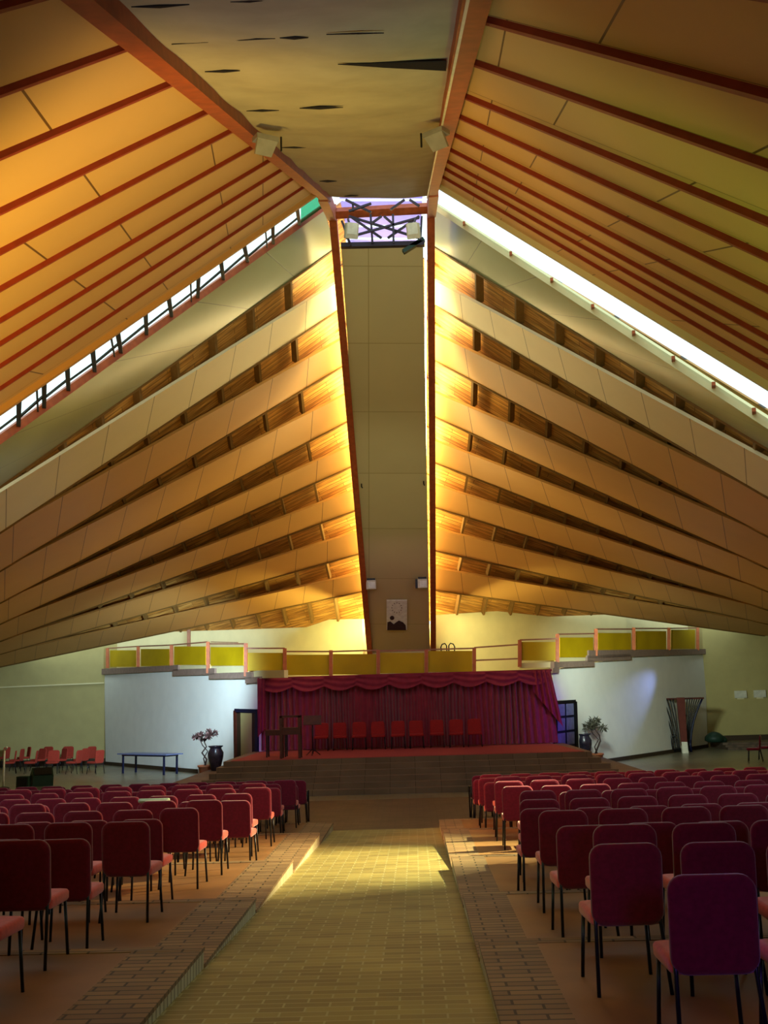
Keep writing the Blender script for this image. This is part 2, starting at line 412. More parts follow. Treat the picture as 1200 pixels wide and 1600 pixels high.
# upper roof slopes, battens falling left and right from the ridge band
def upper(side):
    L = side < 0
    vp = (1524, -405) if L else (-136, -208)
    rd = ray(*vp).normalized()                    # up the batten
    e0 = onB(*((140, 0) if L else (757, 0))); e1 = onB(*((497, 297) if L else (684, 286)))
    ed = (e1-e0).normalized(); n = ed.cross(rd).normalized()
    if n.dot(EYE-e0) < 0: n = -n
    rt = struct(empty('ceiling_upper_left' if L else 'ceiling_upper_right'),
                ('orange-lit' if L else 'olive-brown') + ' upper roof slope with red battens, '+('left' if L else 'right')+' of the ridge band', 'ceiling')
    foot = .25
    def down(P): return P - rd*((P.z-foot)/rd.z)
    A0 = e0-ed*5.2; 
    q = [e1, down(e1), down(A0), A0]
    panel_q = q
    px = [(215, 62), (282, 120), (335, 166), (372, 196), (398, 228), (427, 246), (446, 260), (463, 274), (480, 287)] if L else \
         [(752, 25), (735, 92), (722, 145), (711, 175), (705, 205), (697, 227), (692, 245), (689, 257), (686, 270)]
    ps = [(hit(x, y, e0, n)-e0).dot(ed) for x, y in px]
    st = (ps[4]-ps[0])/4
    ps = [ps[0]-st*k for k in (3, 2, 1) if ps[0]-st*k > -5] + ps
    # sheet joints run obliquely across each bay, staggered bay by bay
    sa, sb = ((193, 80), (216, 141)) if L else ((830, 55), (815, 107))
    sdir = (hit(*sb, e0, n)-hit(*sa, e0, n)).normalized()
    rr, ss, rs = 1.0, 1.0, rd.dot(sdir)
    def uvof(P):
        w_ = P-(e0+ed*ps[0]); a_, b_ = w_.dot(rd), w_.dot(sdir); det = 1-rs*rs
        return ((a_-rs*b_)/det, (b_-rs*a_)/det)
    rowh = abs(uvof(e0+ed*ps[-1])[1]-uvof(e0+ed*ps[0])[1])/(len(ps)-1)
    W_ = MB(); W_.prism(panel_q, -n*.12)
    W_.uv[0] = [(uvof(p)[0]/2.9, uvof(p)[1]/rowh) for p in panel_q]; W_.uv[1] = list(reversed(W_.uv[0]))
    W_.build('roof_panel', panel_roof, rt)
    for s_ in ps:
        P = e0+ed*s_
        MB().bar(P+n*.02, down(P)+n*.02, .032 if L else .04, .05, n).build('batten', m_rib, rt)
    # verge board at the front edge
    MB().bar(e1+n*.0, down(e1), .12, .16, n).build('verge_board', panel_tan if L else m_cream, rt)
    return e1, down(e1), rd, n
VL = upper(-1); VR = upper(1)

# ---------------- lower roof: fanned boards with plank recesses
DR = .85
EAVE = {}
def lower(side):
    L = side < 0
    rd = VL[2] if L else VR[2]
    xs = (lambda y: 525+(y-388)*.0795) if L else (lambda y: 676+(y-388)*.002)
    T = [(505, 324), (0, 690)] if L else [(680, 322), (1200, 645)]
    def son(x, y): return onS(x, y, DR)
    T0 = son(*T[0]); foot = .6
    T1 = T0-rd*((T0.z-foot)/rd.z)
    far = aty(0, 1042, 46.6) if L else aty(1200, 994, 47.4)
    e7 = far
    E0 = T1; E7 = lerp(E0, e7, 1.0)
    XE = 0 if L else 1200
    C0 = line_at_px(T0, T1, XE); C7 = e7
    cn = (C7-C0).normalized()
    def col_pt(ye, ext=1.0, a=None):
        """point of the side line C0-C7 seen at height ye in column XE; then the board runs on past it"""
        r = ray(XE, ye); w0 = EYE-C0
        bb = r.dot(cn); den = r.dot(r)-bb*bb
        t = (bb*w0.dot(cn)-r.dot(w0))/den
        P = EYE+r*t
        return a+(P-a)*1.14
    def onE(y_s, x_s, y_e, x_e): return col_pt(y_e, 1, son(x_s, y_s))
    E0 = T1; E7 = e7
    if L:
        Lk = [(388, 760), (482, 832), (570, 892), (657, 942), (728, 975), (797, 1002), (865, 1022), (924, 1042)]
        Uk = [None, (440, 770), (529, 831), (615, 891), (696, 941), (766, 974), (831, 1001), (896, 1021.5)]
    else:
        Lk = [(385, 701), (475, 777), (562, 838), (650, 888), (722, 924), (792, 953), (860, 975), (922, 994)]
        Uk = [None, (437, 720), (520, 776), (612, 837), (688, 887), (757, 923), (826, 952), (888, 974.5)]
    rt = struct(empty('ceiling_lower_left' if L else 'ceiling_lower_right'),
                'lower roof of fanned tan boards and pine recesses, %s of the spine' % ('left' if L else 'right'), 'ceiling')
    lines = []
    for k in range(8):
        ys, ye = Lk[k]
        a = son(xs(ys), ys); b = onE(ys, xs(ys), ye, XE)
        if k == 0: ua, ub = T0, T1
        else:
            ys2, ye2 = Uk[k]; ua = son(xs(ys2), ys2); ub = onE(ys2, xs(ys2), ye2, XE)
        lines.append((ua, ub, a, b))
    back = []
    for k, (ua, ub, a, b) in enumerate(lines):
        n = (b-a).cross(ua-a).normalized()
        if n.dot(EYE-a) < 0: n = -n
        m = panel_green if k == 0 else panel_cream if k == 1 else panel_tan
        B = MB()
        q = [a, b, ub, ua] 
        B.sheet(a, b, ub, ua, -n*.10); B.build('fascia_board', m, rt)
        # dark lower edge strip
        MB().bar(a-n*.03, b-n*.03, .05, .12, n).build('board_edge', m_tick, rt)
        back.append(n)
    # plank recesses between lower edge of k and upper edge of k+1
    D = .42
    for k in range(8):
        if k < 7: la, lb = lines[k][2], lines[k][3]; ua, ub = lines[k+1][0], lines[k+1][1]
        else:
            la, lb = lines[7][2], lines[7][3]
            w0 = (565, 970) if L else (680, 962); w1 = (240, 998) if L else (975, 967)
            ua = son(*w0); ub = son(*w1) if False else None
            # wall line point lies on lower-edge line of board 7
            ub = line_at_px(la, lb, w1[0])
            lb = ub
        n = back[k]
        along = (lb-la).normalized()
        dn = (ua-la); dn = (dn-along*dn.dot(along)).normalized()
        ex = along*1.0
        q = [la-n*D-dn*.9-ex, lb-n*D-dn*.3, ub-n*D+dn*.3, ua-n*D+dn*.9-ex]
        MB().sheet(q[0], q[1], q[2], q[3], -n*.05).build('pine_planking', planks, rt)
        # cross rafters hanging in the recess
        if L: x0 = xs(Lk[k][0])-[62, 62, 62, 60, 57, 55, 52, 44][k]; stp = -[59, 58, 56, 53, 52, 50, 48, 41][k]
        else: x0 = xs(Lk[k][0])+[59, 57, 56, 53, 50, 48, 45, 42][k]; stp = [62, 60, 58, 54, 52, 49, 45, 42][k]
        x = x0; cnt = 0
        while 5 < x < 1195 and cnt < (8 if k < 7 else 7):
            if k == 7 and ((L and x < 262) or (not L and x > 960)): break
            p = line_at_px(la, lb, x); q_ = line_at_px(ua, ub, x)
            if (p-q_).length < .05: break
            MB().bar(p-n*.26-dn*.3, q_-n*.26+dn*.12, .075, .22, n).build('rafter', m_tick, rt)
            x += stp; cnt += 1
    # closing sheet behind the last few boards so the roof is light tight
    for k in range(8):
        ua, ub, a, b = lines[k]; n = back[k]
        if k == 0: continue
        MB().sheet(a-n*.55, b-n*.55, ub-n*.55, ua-n*.55, -n*.03).build('roof_sheet', m_dark, rt)
    # daylight slot beside the spine
    sx = -1 if L else 1
    return rt, lines, T0, T1, E0, E7
LL = lower(-1); LR = lower(1)
# daylight slots hidden behind the spine edges
for sx, nm, a, b in ((-1, 'window_1', (536, 400), (584, 1012)), (1, 'window_2', (666, 400), (667, 1012))):
    P, Q = onS(*a, .50), onS(*b, .50)
    P2, Q2 = P-nS*.72, Q-nS*.72
    o = MB().prism([P, P2, Q2, Q], XA*(-sx*.02)).build(nm, m_slot)
    struct(o, 'bright daylight slot along the %s edge of the spine' % ('left' if sx < 0 else 'right'), 'window')

# ---------------- clerestory glazing between upper verge and lower roof trim
def glazing(side):
    L = side < 0
    v0, v1, rd, n = VL if L else VR
    _, lines, T0, T1, E0, E7 = LL if L else LR
    rt = struct(empty('window_3' if L else 'window_4'), 'long raking clerestory strip of bright sky, %s' % ('left' if L else 'right'), 'window')
    off = (v0-T0)*.02
    MB().prism([T0, T1, v1, v0], V((0, .012, 0))).build('pane', m_glass, rt)
    MB().bar(T0, T1, .14, .14).build('sill_beam', m_trim if L else m_cream, rt)
    if L:
        xs_ = [467, 426, 386, 348, 308, 267, 228, 188, 147, 106, 68, 28]
        random.seed(3)
        for i, x in enumerate(xs_):
            p = line_at_px(T0, T1, x+1); q = line_at_px(v0, v1, x+random.uniform(-6, 4))
            MB().bar(p, q, .07, .07).build('mullion', m_frame, rt)
            x2 = xs_[i+1] if i+1 < len(xs_) else x-38
            p2 = line_at_px(T0, T1, x2+1); q2 = line_at_px(v0, v1, x2)
            a = lerp(p, q, .42+random.uniform(-.05, .05)); b = lerp(p2, q2, .30+random.uniform(-.05, .08))
            MB().bar(a, b, .035, .035).build('rail', m_frame, rt)
            if i % 3 == 1:
                MB().bar(lerp(p, p2, .25), lerp(q, q2, .3), .03, .03).build('rail', m_frame, rt)
        # teal pane by the apex
        a = lerp(T0, T1, .0); b = line_at_px(T0, T1, 470); c = line_at_px(v0, v1, 470); d = v0
        MB().prism([a, b, c, d], V((0, .02, 0))).build('teal_pane', m_teal, rt)
    else:
        for x in (725, 798, 862, 926, 990, 1052, 1115, 1178):
            p = line_at_px(T0, T1, x); q = line_at_px(v0, v1, x)
            MB().bar(p, lerp(p, q, .12), .06, .06).build('bracket', m_trim, rt)
glazing(-1); glazing(1)

# ---------------- apex opening with truss
ap = struct(empty('window_5'), 'apex opening with dark steel trusses under a pale sheet', 'window')
a0, a1 = onS(537, 395, .05), onS(661, 395, .05); b0, b1 = onB(512, 300, .3), onB(668, 300, .3)
back_a0 = a0+V((0, 1.3, 1.4)); back_a1 = a1+V((0, 1.3, 1.4)); up_b0 = b0+V((0, 1.0, 1.5)); up_b1 = b1+V((0, 1.0, 1.5))
for k in range(-2, 6):   # pale translucent roof sheets with gaps of sky
    t0, t1 = k/5, k/5+.165
    MB().prism([lerp(back_a0, up_b0, t0), lerp(back_a1, up_b1, t0), lerp(back_a1, up_b1, t1), lerp(back_a0, up_b0, t1)], V((0, .004, .004))).build('roof_sheet', m_lav, ap)
def AP(x, y, t=.5): return aty(x, y, (SA.y+BA.y)/2+t)
segs = [((540, 372), (655, 340)), ((545, 338), (655, 372)), ((579, 335), (582, 380)), ((614, 335), (615, 380)), ((550, 340), (596, 372)),
        ((655, 338), (606, 372)), ((545, 330), (580, 318)), ((540, 312), (580, 332)), ((610, 328), (632, 312)), ((640, 312), (655, 322)), ((534, 345), (548, 384)), ((659, 338), (657, 375)),
        ((582, 348), (596, 338)), ((600, 338), (614, 350)), ((551, 316), (552, 330)), ((536, 350), (546, 380))]
for i, (a, b) in enumerate(segs):
    MB().bar(AP(*a, .2*(i % 3)), AP(*b, .2*(i % 3)), .05, .05).build('truss_member', m_steel, ap)
MB().bar(AP(533, 384), AP(664, 381), .14, .11).build('lower_chord', m_steel, ap)
MB().bar(AP(630, 394), AP(662, 374), .14, .10).build('gusset', m_speak, ap)
for x, rz in ((549, .3), (646, -.2)):
    p = AP(x, 361, -.4)
    o = thing('floodlight', p, 'square beige floodlight in the apex truss, %s of two' % ('left' if x < 600 else 'right'), 'light fitting', rz)
    MB().box((0, 0, 0), (.30, .18, .34), 0, .4).build('housing', m_lamp, o)
    MB().box((0, -.10, .02), (.24, .02, .26), 0, .4).build('lens', m_cone, o)
    MB().bar((0, .05, .1), (0, .3, .45), .04, .04).build('bracket', m_steel, o)

# floodlights under the ridge band
for x, y, rz, lb in ((415, 230, .5, 'left'), (682, 221, -.6, 'right')):
    p = onB(x, y, -.28)
    o = thing('floodlight', p, 'grey wedge floodlight on the %s edge beam of the ridge band' % lb, 'light fitting', rz)
    MB().prism([(-.12, -.08, .1), (.12, -.08, .1), (.12, .08, .12), (-.12, .08, .12)], (0, 0, -.05)).build('housing', m_grey, o)
    MB().prism([(-.11, -.07, .05), (.11, -.07, .05), (.09, .07, -.06), (-.09, .07, -.06)], (0, .03, .02)).build('lens', m_grey, o)
    MB().bar((.15 if lb == 'left' else -.15, -.06, .12), (.15 if lb == 'left' else -.15, -.06, -.04), .015, .015).build('bracket', m_black, o)

# ================================================================== FLOORS
def ramp(y): return max(0.0, .92-.0437*y) if y < 21.05 else 0.0
XL, XR = -1.67, .45
f = MB().prism([(-24, 20.5, -.0), (24, 20.5, 0), (24, 48.5, 0), (-24, 48.5, 0)], (0, 0, -.3)).build('floor', m_floor)
struct(f, 'grey tiled hall floor in front of the stage and side walls', 'floor')
f = MB().prism([(-9, 20.5, .003), (9, 20.5, .003), (9, 27.2, .003), (-9, 27.2, .003)], (0, 0, -.05)).build('floor_brick_apron', m_dbrick)
struct(f, 'dark brick paving at the foot of the stage steps', 'floor')
f = MB().prism([(XL-.05, -2, ramp(-2)), (XR+.05, -2, ramp(-2)), (XR+.05, 21.05, .004), (XL-.05, 21.05, .004)], (0, 0, -.3)).build('floor_aisle', m_aisle)
struct(f, 'sloping brick centre aisle', 'floor')
YB = [-2, 2.6, 5.4, 8.28, 10.9, 14.15, 18.1, 21.05]
def level(y):
    if y >= 21.05: return 0.0
    for a, b in zip(YB, YB[1:]):
        if a <= y < b: return ramp(a)+.03
    return ramp(y)
for a, b in zip(YB, YB[1:]):
    z = ramp(a)+.03
    for sd in (-1, 1):
        x0, x1 = (XL, -19) if sd < 0 else (XR, 19)
        o = MB().prism([(x0, a, z), (x1, a, z), (x1, b, z), (x0, b, z)] if sd > 0 else [(x1, a, z), (x0, a, z), (x0, b, z), (x1, b, z)], (0, 0, -.9)).build('floor_terrace_left' if sd < 0 else 'floor_terrace_right', m_terr)
        struct(o, 'brown seating terrace with brick edging', 'floor')
        kw = .52
        xa, xb = (x0-kw, x0+.012) if sd < 0 else (x0-.012, x0+kw*.8)
        MB().prism([(xa, a, z+.004), (xb, a, z+.004), (xb, b+.01, z+.004), (xa, b+.01, z+.004)], (0, 0, -.03)).build('brick_edging', m_kerb, o)
        xe = x0+.006*(1 if sd < 0 else -1)
        MB().prism([(xe, a, z-.002), (xe, b, z-.002), (xe, b, z-.32), (xe, a, z-.32)], (-.02*(1 if sd < 0 else -1), 0, 0)).build('brick_side', m_kside, o)
        MB().prism([(x0, b-.13, z+.006), (x1, b-.13, z+.006), (x1, b+.008, z+.006), (x0, b+.008, z+.006)], (0, 0, -.2)).build('step_edging', m_kerb, o)
# raised platform far right
f = MB()
for i in range(3):
    f.prism([(13.2+.0*i, 44.6+.35*i, .09*(i+1)), (23, 43.6+.35*i, .09*(i+1)), (23, 47.3, .09*(i+1)), (13.2, 47.3, .09*(i+1))], (0, 0, -.09))
struct(f.build('floor_side_steps', m_dbrick), 'low brown steps before the right side wall', 'floor')

# ================================================================== WALLS
wl_far, wl_near = ath(165, 1195), ath(310, 1208)
dl = (wl_near-wl_far).normalized()
YC = 35.7
lc = wl_far+dl*((YC-wl_far.y)/dl.y)                  # left fold
wr_far = ath(1105, 1168); rc = V((aty(866, 1100, YC).x, YC, 0)); dr = (wr_far-rc).normalized()
nL = V((dl.y, -dl.x, 0)).normalized()
if nL.dot(EYE-wl_far) < 0: nL = -nL
nR = V((dr.y, -dr.x, 0)).normalized()
if nR.dot(EYE-rc) < 0: nR = -nR
nC = V((0, -1, 0))
def fold(px, py, off=0, side=None):
    s_ = side or ('L' if px < 403 else 'R' if px > 866 else 'C')
    if s_ == 'L': return hit(px, py, wl_far+nL*off, nL)
    if s_ == 'R': return hit(px, py, wr_far+nR*off, nR)
    return hit(px, py, V((0, YC, 0))+nC*off, nC)
def poly_wall(name, px, m, th, n, label, side):
    p = [fold(x, y, 0, side) for x, y in px]
    o = MB().prism(p, -n*th).build(name, m); return struct(o, label, 'wall')
# left white wall, top stepping down to the stage
poly_wall('wall_left_stage', [(163, 1050), (272, 1045), (272, 1049), (328, 1052), (328, 1055), (386, 1060), (386, 1061), (407, 1065), (407, 1230), (310, 1209), (165, 1196)][::-1], m_white, .25, nL, 'white stage-side wall with a stepped top, left of the curtain', 'L')
poly_wall('wall_right_stage', [(864, 1046), (866, 1046), (926, 1036), (926, 1036), (985, 1026), (985, 1022), (1101, 1018), (1106, 1169), (945, 1190), (864, 1210)], m_white, .25, nR, 'white stage-side wall with a stepped top, right of the curtain', 'R')
p0 = V((lc.x, YC, 0)); p1 = V((rc.x, YC, 0)); hC = fold(630, 1053).z
struct(MB().prism([p0, p1, p1+V((0, 0, hC)), p0+V((0, 0, hC))], (0, .25, 0)).build('wall_stage', m_cream), 'wall behind the stage curtain', 'wall')
# balcony deck
dk = MB()
zt = hC
pL0 = fold(165, 1100, 0, 'L'); pR0 = fold(1102, 1100, 0, 'R')
dk.prism([(pL0.x, pL0.y, zt-.35), (lc.x, YC+.2, zt-.35), (rc.x, YC+.2, zt-.35), (pR0.x, pR0.y, zt-.35), (pR0.x-2, pR0.y+.2, zt-.35), (0, 44, zt-.35), (pL0.x+2, pL0.y+.2, zt-.35)], (0, 0, .2))
struct(dk.build('floor_balcony', m_fascia), 'balcony floor behind the balustrade', 'floor')
# cream upper wall behind the balcony
for (a_, b_) in (((505, 303), (519, 335)), ((677, 296), (674, 330))):
    MB().bar(onB(*a_)+nS*.0, onS(*b_)+nS*.02, .20, .30, nS).build('corner_post', m_trim, sp)
def upwall(side):
    L = side < 0
    lines = (LL if L else LR)[1]
    a = onS(566 if L else 679, 968 if L else 962, DR+.1); b = fold(240 if L else 978, 997 if L else 968, -1.1, 'L' if L else 'R')
    d = V((b.x-a.x, b.y-a.y, 0)).normalized()
    a2 = V((a.x, a.y, 0)); 
    # run to the side wall
    far = LL[5] if L else LR[5]
    yw = 46.6 if L else 47.2
    e = V((wl_far.x+.35, yw, 0)) if L else V((wr_far.x-.35, yw, 0))
    n = V((d.y, -d.x, 0)); 
    if n.dot(EYE-a2) < 0: n = -n
    zt_a, zt_b = a.z, b.z
    b2 = V((b.x, b.y, 0))
    q = [a2+V((0, 0, 2.2)), b2+V((0, 0, 2.2)), V((b.x, b.y, zt_b+.7)), V((a.x, a.y, zt_a+.02))]
    q2 = [b2+V((0, 0, 2.2)), e+V((0, 0, 2.2)), V((e.x, e.y, zt_b+2)), V((b.x, b.y, zt_b+.7))]
    o = MB().prism(q, -n*.2); o.prism(q2, -n*.2)
    struct(o.build('wall_balcony_left' if L else 'wall_balcony_right', m_cream), 'cream wall behind the balcony, %s of the spine' % ('left' if L else 'right'), 'wall')
    return a2, e
ua_, ue_ = upwall(-1); ub_, uf_ = upwall(1)
struct(MB().prism([ua_+V((0, .1, 2.2)), ub_+V((0, .1, 2.2)), ub_+V((0, .1, 5.2)), ua_+V((0, .1, 5.2))], (0, .2, 0)).build('wall_balcony_centre', m_cream), 'cream wall at the foot of the spine', 'wall')
# side walls (frontal, far left and right)
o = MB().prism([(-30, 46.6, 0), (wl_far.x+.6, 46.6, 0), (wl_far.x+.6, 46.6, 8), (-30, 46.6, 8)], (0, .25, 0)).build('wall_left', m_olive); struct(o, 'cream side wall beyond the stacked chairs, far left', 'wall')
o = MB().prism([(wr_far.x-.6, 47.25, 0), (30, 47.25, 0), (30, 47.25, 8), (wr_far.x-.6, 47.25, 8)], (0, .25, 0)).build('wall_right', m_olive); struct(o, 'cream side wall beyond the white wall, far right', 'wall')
MB().box((-22, 46.54, .14), (17, .1, .28)).build('baseboard_left', m_skirt); struct(bpy.data.objects['baseboard_left'], 'dark skirting of the left side wall', 'baseboard')
MB().box((22, 47.19, .36), (18, .1, .25)).build('baseboard_right', m_skirt); struct(bpy.data.objects['baseboard_right'], 'dark skirting of the right side wall', 'baseboard')
MB().bar(aty(0, 1074, 46.55), aty(162, 1067, 46.55), .06, .05).build('trim_1', m_cream); struct(bpy.data.objects['trim_1'], 'faint ledge across the left side wall', 'trim')
for nm, A_, B_, n_ in (('baseboard_stage_left', wl_far, wl_near, nL), ('baseboard_stage_right', wr_far, rc+dr*3.0, nR)):
    struct(MB().bar(A_+n_*.03+V((0, 0, .07)), B_+n_*.03+V((0, 0, .07)), .06, .14).build(nm, m_skirt), 'dark skirting at the foot of the white wall', 'baseboard')
# low eave walls and the wall behind the viewer
for nm, R_ in (('wall_eave_left', LL), ('wall_eave_right', LR)):
    ps = [R_[3]]+[l[3] for l in R_[1]]
    B = MB(); sx_ = -.2 if ps[0].x < 0 else .2
    for p_, q_ in zip(ps, ps[1:]):
        if (p_-q_).length < .1: continue
        B.prism([V((p_.x, p_.y, -.2)), V((q_.x, q_.y, -.2)), q_+V((0, 0, .4)), p_+V((0, 0, .4))], (sx_, 0, 0))
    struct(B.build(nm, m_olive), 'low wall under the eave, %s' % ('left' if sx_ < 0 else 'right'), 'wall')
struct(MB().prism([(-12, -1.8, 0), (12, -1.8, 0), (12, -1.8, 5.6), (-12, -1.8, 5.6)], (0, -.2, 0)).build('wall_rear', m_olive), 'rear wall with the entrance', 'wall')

# doors
def door(nm, pxs, side, label, glassd):
    n = nL if side == 'L' else nR
    tl, tr, br, bl = [fold(x, y, .02, side) for x, y in pxs]
    d = struct(empty(nm), label, 'door')
    MB().prism([bl, br, tr, tl], -n*.02).build('leaf', m_skirt if not glassd else m_tdark, d)
    up = V((0, 0, 1)); along = (tr-tl).normalized(); wd = (tr-tl).length
    fm = m_tdark if not glassd else m_black
    MB().bar(tl, bl, .16, .1, n).build('frame', m_wood if not glassd else fm, d)
    MB().bar(tr, br, .18, .1, n).build('frame', fm, d)
    MB().bar(tl, tr, .12, .1, n).build('frame', fm, d)
    if not glassd:
        MB().prism([lerp(bl, br, .28)+n*.02, lerp(bl, br, .78)+n*.02, lerp(tl, tr, .78)+n*.02-up*.08, lerp(tl, tr, .28)+n*.02-up*.08], n*.02).build('panel', m_olive, d)
    else:
        for i in range(4):
            t0, t1 = .06+i*.24, .06+i*.24+.2
            for s0, s1 in ((.1, .45), (.53, .88)):
                q = [lerp(lerp(bl, tl, t), lerp(br, tr, t), s_)+n*.03 for t, s_ in ((t0, s0), (t0, s1), (t1, s1), (t1, s0))]
                MB().prism(q, n*.015).build('pane', mat('door_pane', '#6c7496', .25, spec=.6), d)
door('door_1', [(368, 1110), (402, 1111), (402, 1200), (369, 1195)], 'L', 'dark framed doorway in the white wall left of the curtain', False)
door('door_2', [(866, 1098), (898, 1096), (901, 1190), (867, 1196)], 'R', 'dark panelled door in the white wall right of the curtain', True)

# fascia steps and balcony upstands
def strip(px, m, off, nm, side=None, th=.15):
    s_ = side or ('L' if px[0][0] < 403 else 'R' if px[0][0] > 862 else 'C')
    n = {'L': nL, 'R': nR, 'C': nC}[s_]
    q = [fold(x, y, off, s_) for x, y in px]
    return MB().prism(q, -n*th).build(nm, m)
tn = 2
for px, sd in (([(158, 1045), (278, 1039), (278, 1048), (158, 1054)], 'L'), ([(270, 1046), (335, 1044), (335, 1054), (270, 1056)], 'L'), ([(326, 1052), (393, 1050), (393, 1060), (326, 1061)], 'L'), ([(383, 1059), (406, 1057), (406, 1066), (383, 1068)], 'L'),
               ([(920, 1016), (1103, 1014), (1103, 1022), (940, 1028), (920, 1028)], 'R'), ([(918, 1024), (986, 1022), (986, 1031), (918, 1034)], 'R'), ([(866, 1034), (929, 1032), (929, 1041), (866, 1044)], 'R'), ([(864, 1044), (874, 1043), (874, 1051), (864, 1052)], 'R')):
    struct(strip(px, m_fascia, .12, 'trim_%d' % tn, sd), 'grey-brown stepped ledge %s on top of the white wall, %s' % (['', '', 'highest', 'second', 'third', 'lowest', 'highest', 'second', 'third', 'lowest'][tn], 'left' if sd == 'L' else 'right'), 'trim'); tn += 1
for px, sd in (([(278, 1040), (326, 1038), (326, 1046), (278, 1047)], 'L'), ([(330, 1041), (385, 1040), (385, 1051), (330, 1052)], 'L'), ([(388, 1048), (444, 1047), (444, 1059), (388, 1060)], 'L'),
               ([(936, 1018), (976, 1017), (976, 1023), (936, 1024)], 'R'), ([(872, 1026), (919, 1025), (919, 1033), (872, 1034)], 'R'), ([(812, 1036), (865, 1034), (865, 1043), (812, 1044)], 'C')):
    struct(strip(px, m_cream, .03, 'trim_%d' % tn, sd), 'cream upstand between balcony panels and ledge', 'trim'); tn += 1

# balustrade: one thing with panels, posts and rails
for sdname, rng, lab in (('L', (0, 9), 'amber panelled balustrade stepping down the left side and across the curtain'), ('R', (9, 15), 'amber panelled balustrade stepping up to the right, with an open bay')):
    bl_ = thing('balustrade', fold(400, 1050) if sdname == 'L' else fold(800, 1050), lab, 'balustrade')
    bl_.location = (0, 0, 0)
    P_ = [(168, 1013, 1044), (216, 1010, 1042), (268, 1008, 1040), (325, 1003, 1052), (384, 1005, 1057), (445, 1013, 1057), (517, 1016, 1056), (591, 1016, 1054), (666, 1015, 1053), (741, 1013, 1050), (812, 1000, 1042), (871, 991, 1035), (931, 983, 1025), (990, 981, 1016), (1045, 981, 1016), (1090, 981, 1016)]
    A_ = {0: (1016, 1042), 1: (1014, 1041), 2: (1010, 1039), 3: (1011, 1040), 4: (1020, 1048), 5: (1023, 1055), 6: (1022, 1054), 7: (1020, 1052), 8: (1017, 1050), 10: (1003, 1032), 11: (996, 1027), 12: (989, 1020), 13: (986, 1016), 14: (984, 1014)}
    TR = {0: (1013, 1010), 1: (1010, 1008), 2: (1008, 1003), 3: (1006, 1006), 4: (1013, 1013), 5: (1018, 1018), 6: (1018, 1016), 7: (1017, 1016), 8: (1015, 1013), 9: (1012, 1007), 10: (1000, 998), 11: (991, 990), 12: (983, 983), 13: (982, 982), 14: (982, 981)}
    lo, hi = rng
    for i in range(lo, hi):
        x0, t0, b0 = P_[i]; x1, t1, b1 = P_[i+1]
        s_ = 'L' if x1 < 400 else 'R' if x0 > 860 else 'C'
        if i in A_:
            ty, by = A_[i]; n = {'L': nL, 'R': nR, 'C': nC}[s_]; g = 4 if s_ != 'C' else 3
            q = [fold(x0+g, by, .06, s_), fold(x1-g, by, .06, s_), fold(x1-g, ty, .06, s_), fold(x0+g, ty, .06, s_)]
            MB().prism(q, -n*.03).build('panel', m_amber, bl_)
        else:
            MB().bar(fold(x0, 1032, .06, s_), fold(x1, 1029, .06, s_), .04, .05).build('rail', m_rail, bl_)
        a, b = TR[i]
        MB().bar(fold(x0, a, .06, s_), fold(x1, b, .06, s_), .05, .05).build('rail', m_rail, bl_)
    for i in range(lo, hi+1 if sdname == 'R' else hi):
        x, t, b = P_[i]; s_ = 'L' if x < 400 else 'R' if x > 860 else 'C'
        MB().bar(fold(x, b, .10, s_), fold(x, t, .10, s_), .12, .10, V((0, 1, 0))).build('post', m_post, bl_)
    if sdname == 'L':
        MB().bar(fold(330, 1003, .06), fold(372, 1004, .06), .03, .03).build('grab_rail', m_rail, bl_)
# brown cross/post behind the balcony
o = thing('wooden_cross', aty(295, 1020, 41.2), 'dark brown wooden post standing behind the left balustrade', 'post')
MB().bar((0, 0, -.1), (0, 0, .92), .13, .10, V((0, 1, 0))).build('upright', m_rail, o)
# cane chair behind balcony
o = thing('balcony_chair', aty(701, 1046, 37.2), 'dark curved-back chair showing above the balustrade right of the spine', 'chair')
for s_ in (-1, 1):
    MB().tube([(s_*.03, 0, .45), (s_*.04, 0, .85), (s_*.1, 0, .93), (s_*.2, 0, .9), (s_*.25, 0, .8), (s_*.22, 0, .45)], .022).build('back_loop', m_black, o)
    for y in (0, .4): MB().tube([(s_*.2, y, .0), (s_*.2, y, .45)], .02).build('leg', m_black, o)
MB().pad((0, .2, .46), .48, .44, .05, .08, Matrix.Rotation(PI/2, 3, 'X')).build('seat', m_black, o)

# ================================================================== STAGE
ZS = .89
fl = ath(352, 1190, ZS); fr = ath(903, 1172, ZS); yf = (fl.y+fr.y)/2-.5
xl, xr = lc.x-.02, rc.x+.02
stg = MB()
def wy(x):  # wall depth at x
    if x < lc.x: return lc.y+(x-lc.x)*dl.y/dl.x
    if x > rc.x: return rc.y+(x-rc.x)*dr.y/dr.x
    return YC
st_l = [-7.55, -7.1, -5.95, -5.8, -5.65, -5.5]; st_r = [6.75, 6.6, 5.6, 5.45, 5.25, 5.05]
rt = struct(empty('floor_stage'), 'brick stage platform with broad steps and red carpet', 'stage')
for i in range(6):
    z = ZS*(i+1)/6; y0 = yf-.30*(5-i); a, b = st_l[i], st_r[i]
    MB().prism([(a, y0, z), (b, y0, z), (b, wy(b)-.03, z), (rc.x, YC-.03, z), (lc.x, YC-.03, z), (a, wy(a)-.03, z)], (0, 0, -ZS/6)).build('step', m_step, rt)
MB().prism([(-5.3, yf+.06, ZS+.012), (4.85, yf+.06, ZS+.012), (4.6, YC-.15, ZS+.012), (-5.15, YC-.15, ZS+.012)], (0, 0, -.012)).build('carpet', m_carpet, rt)

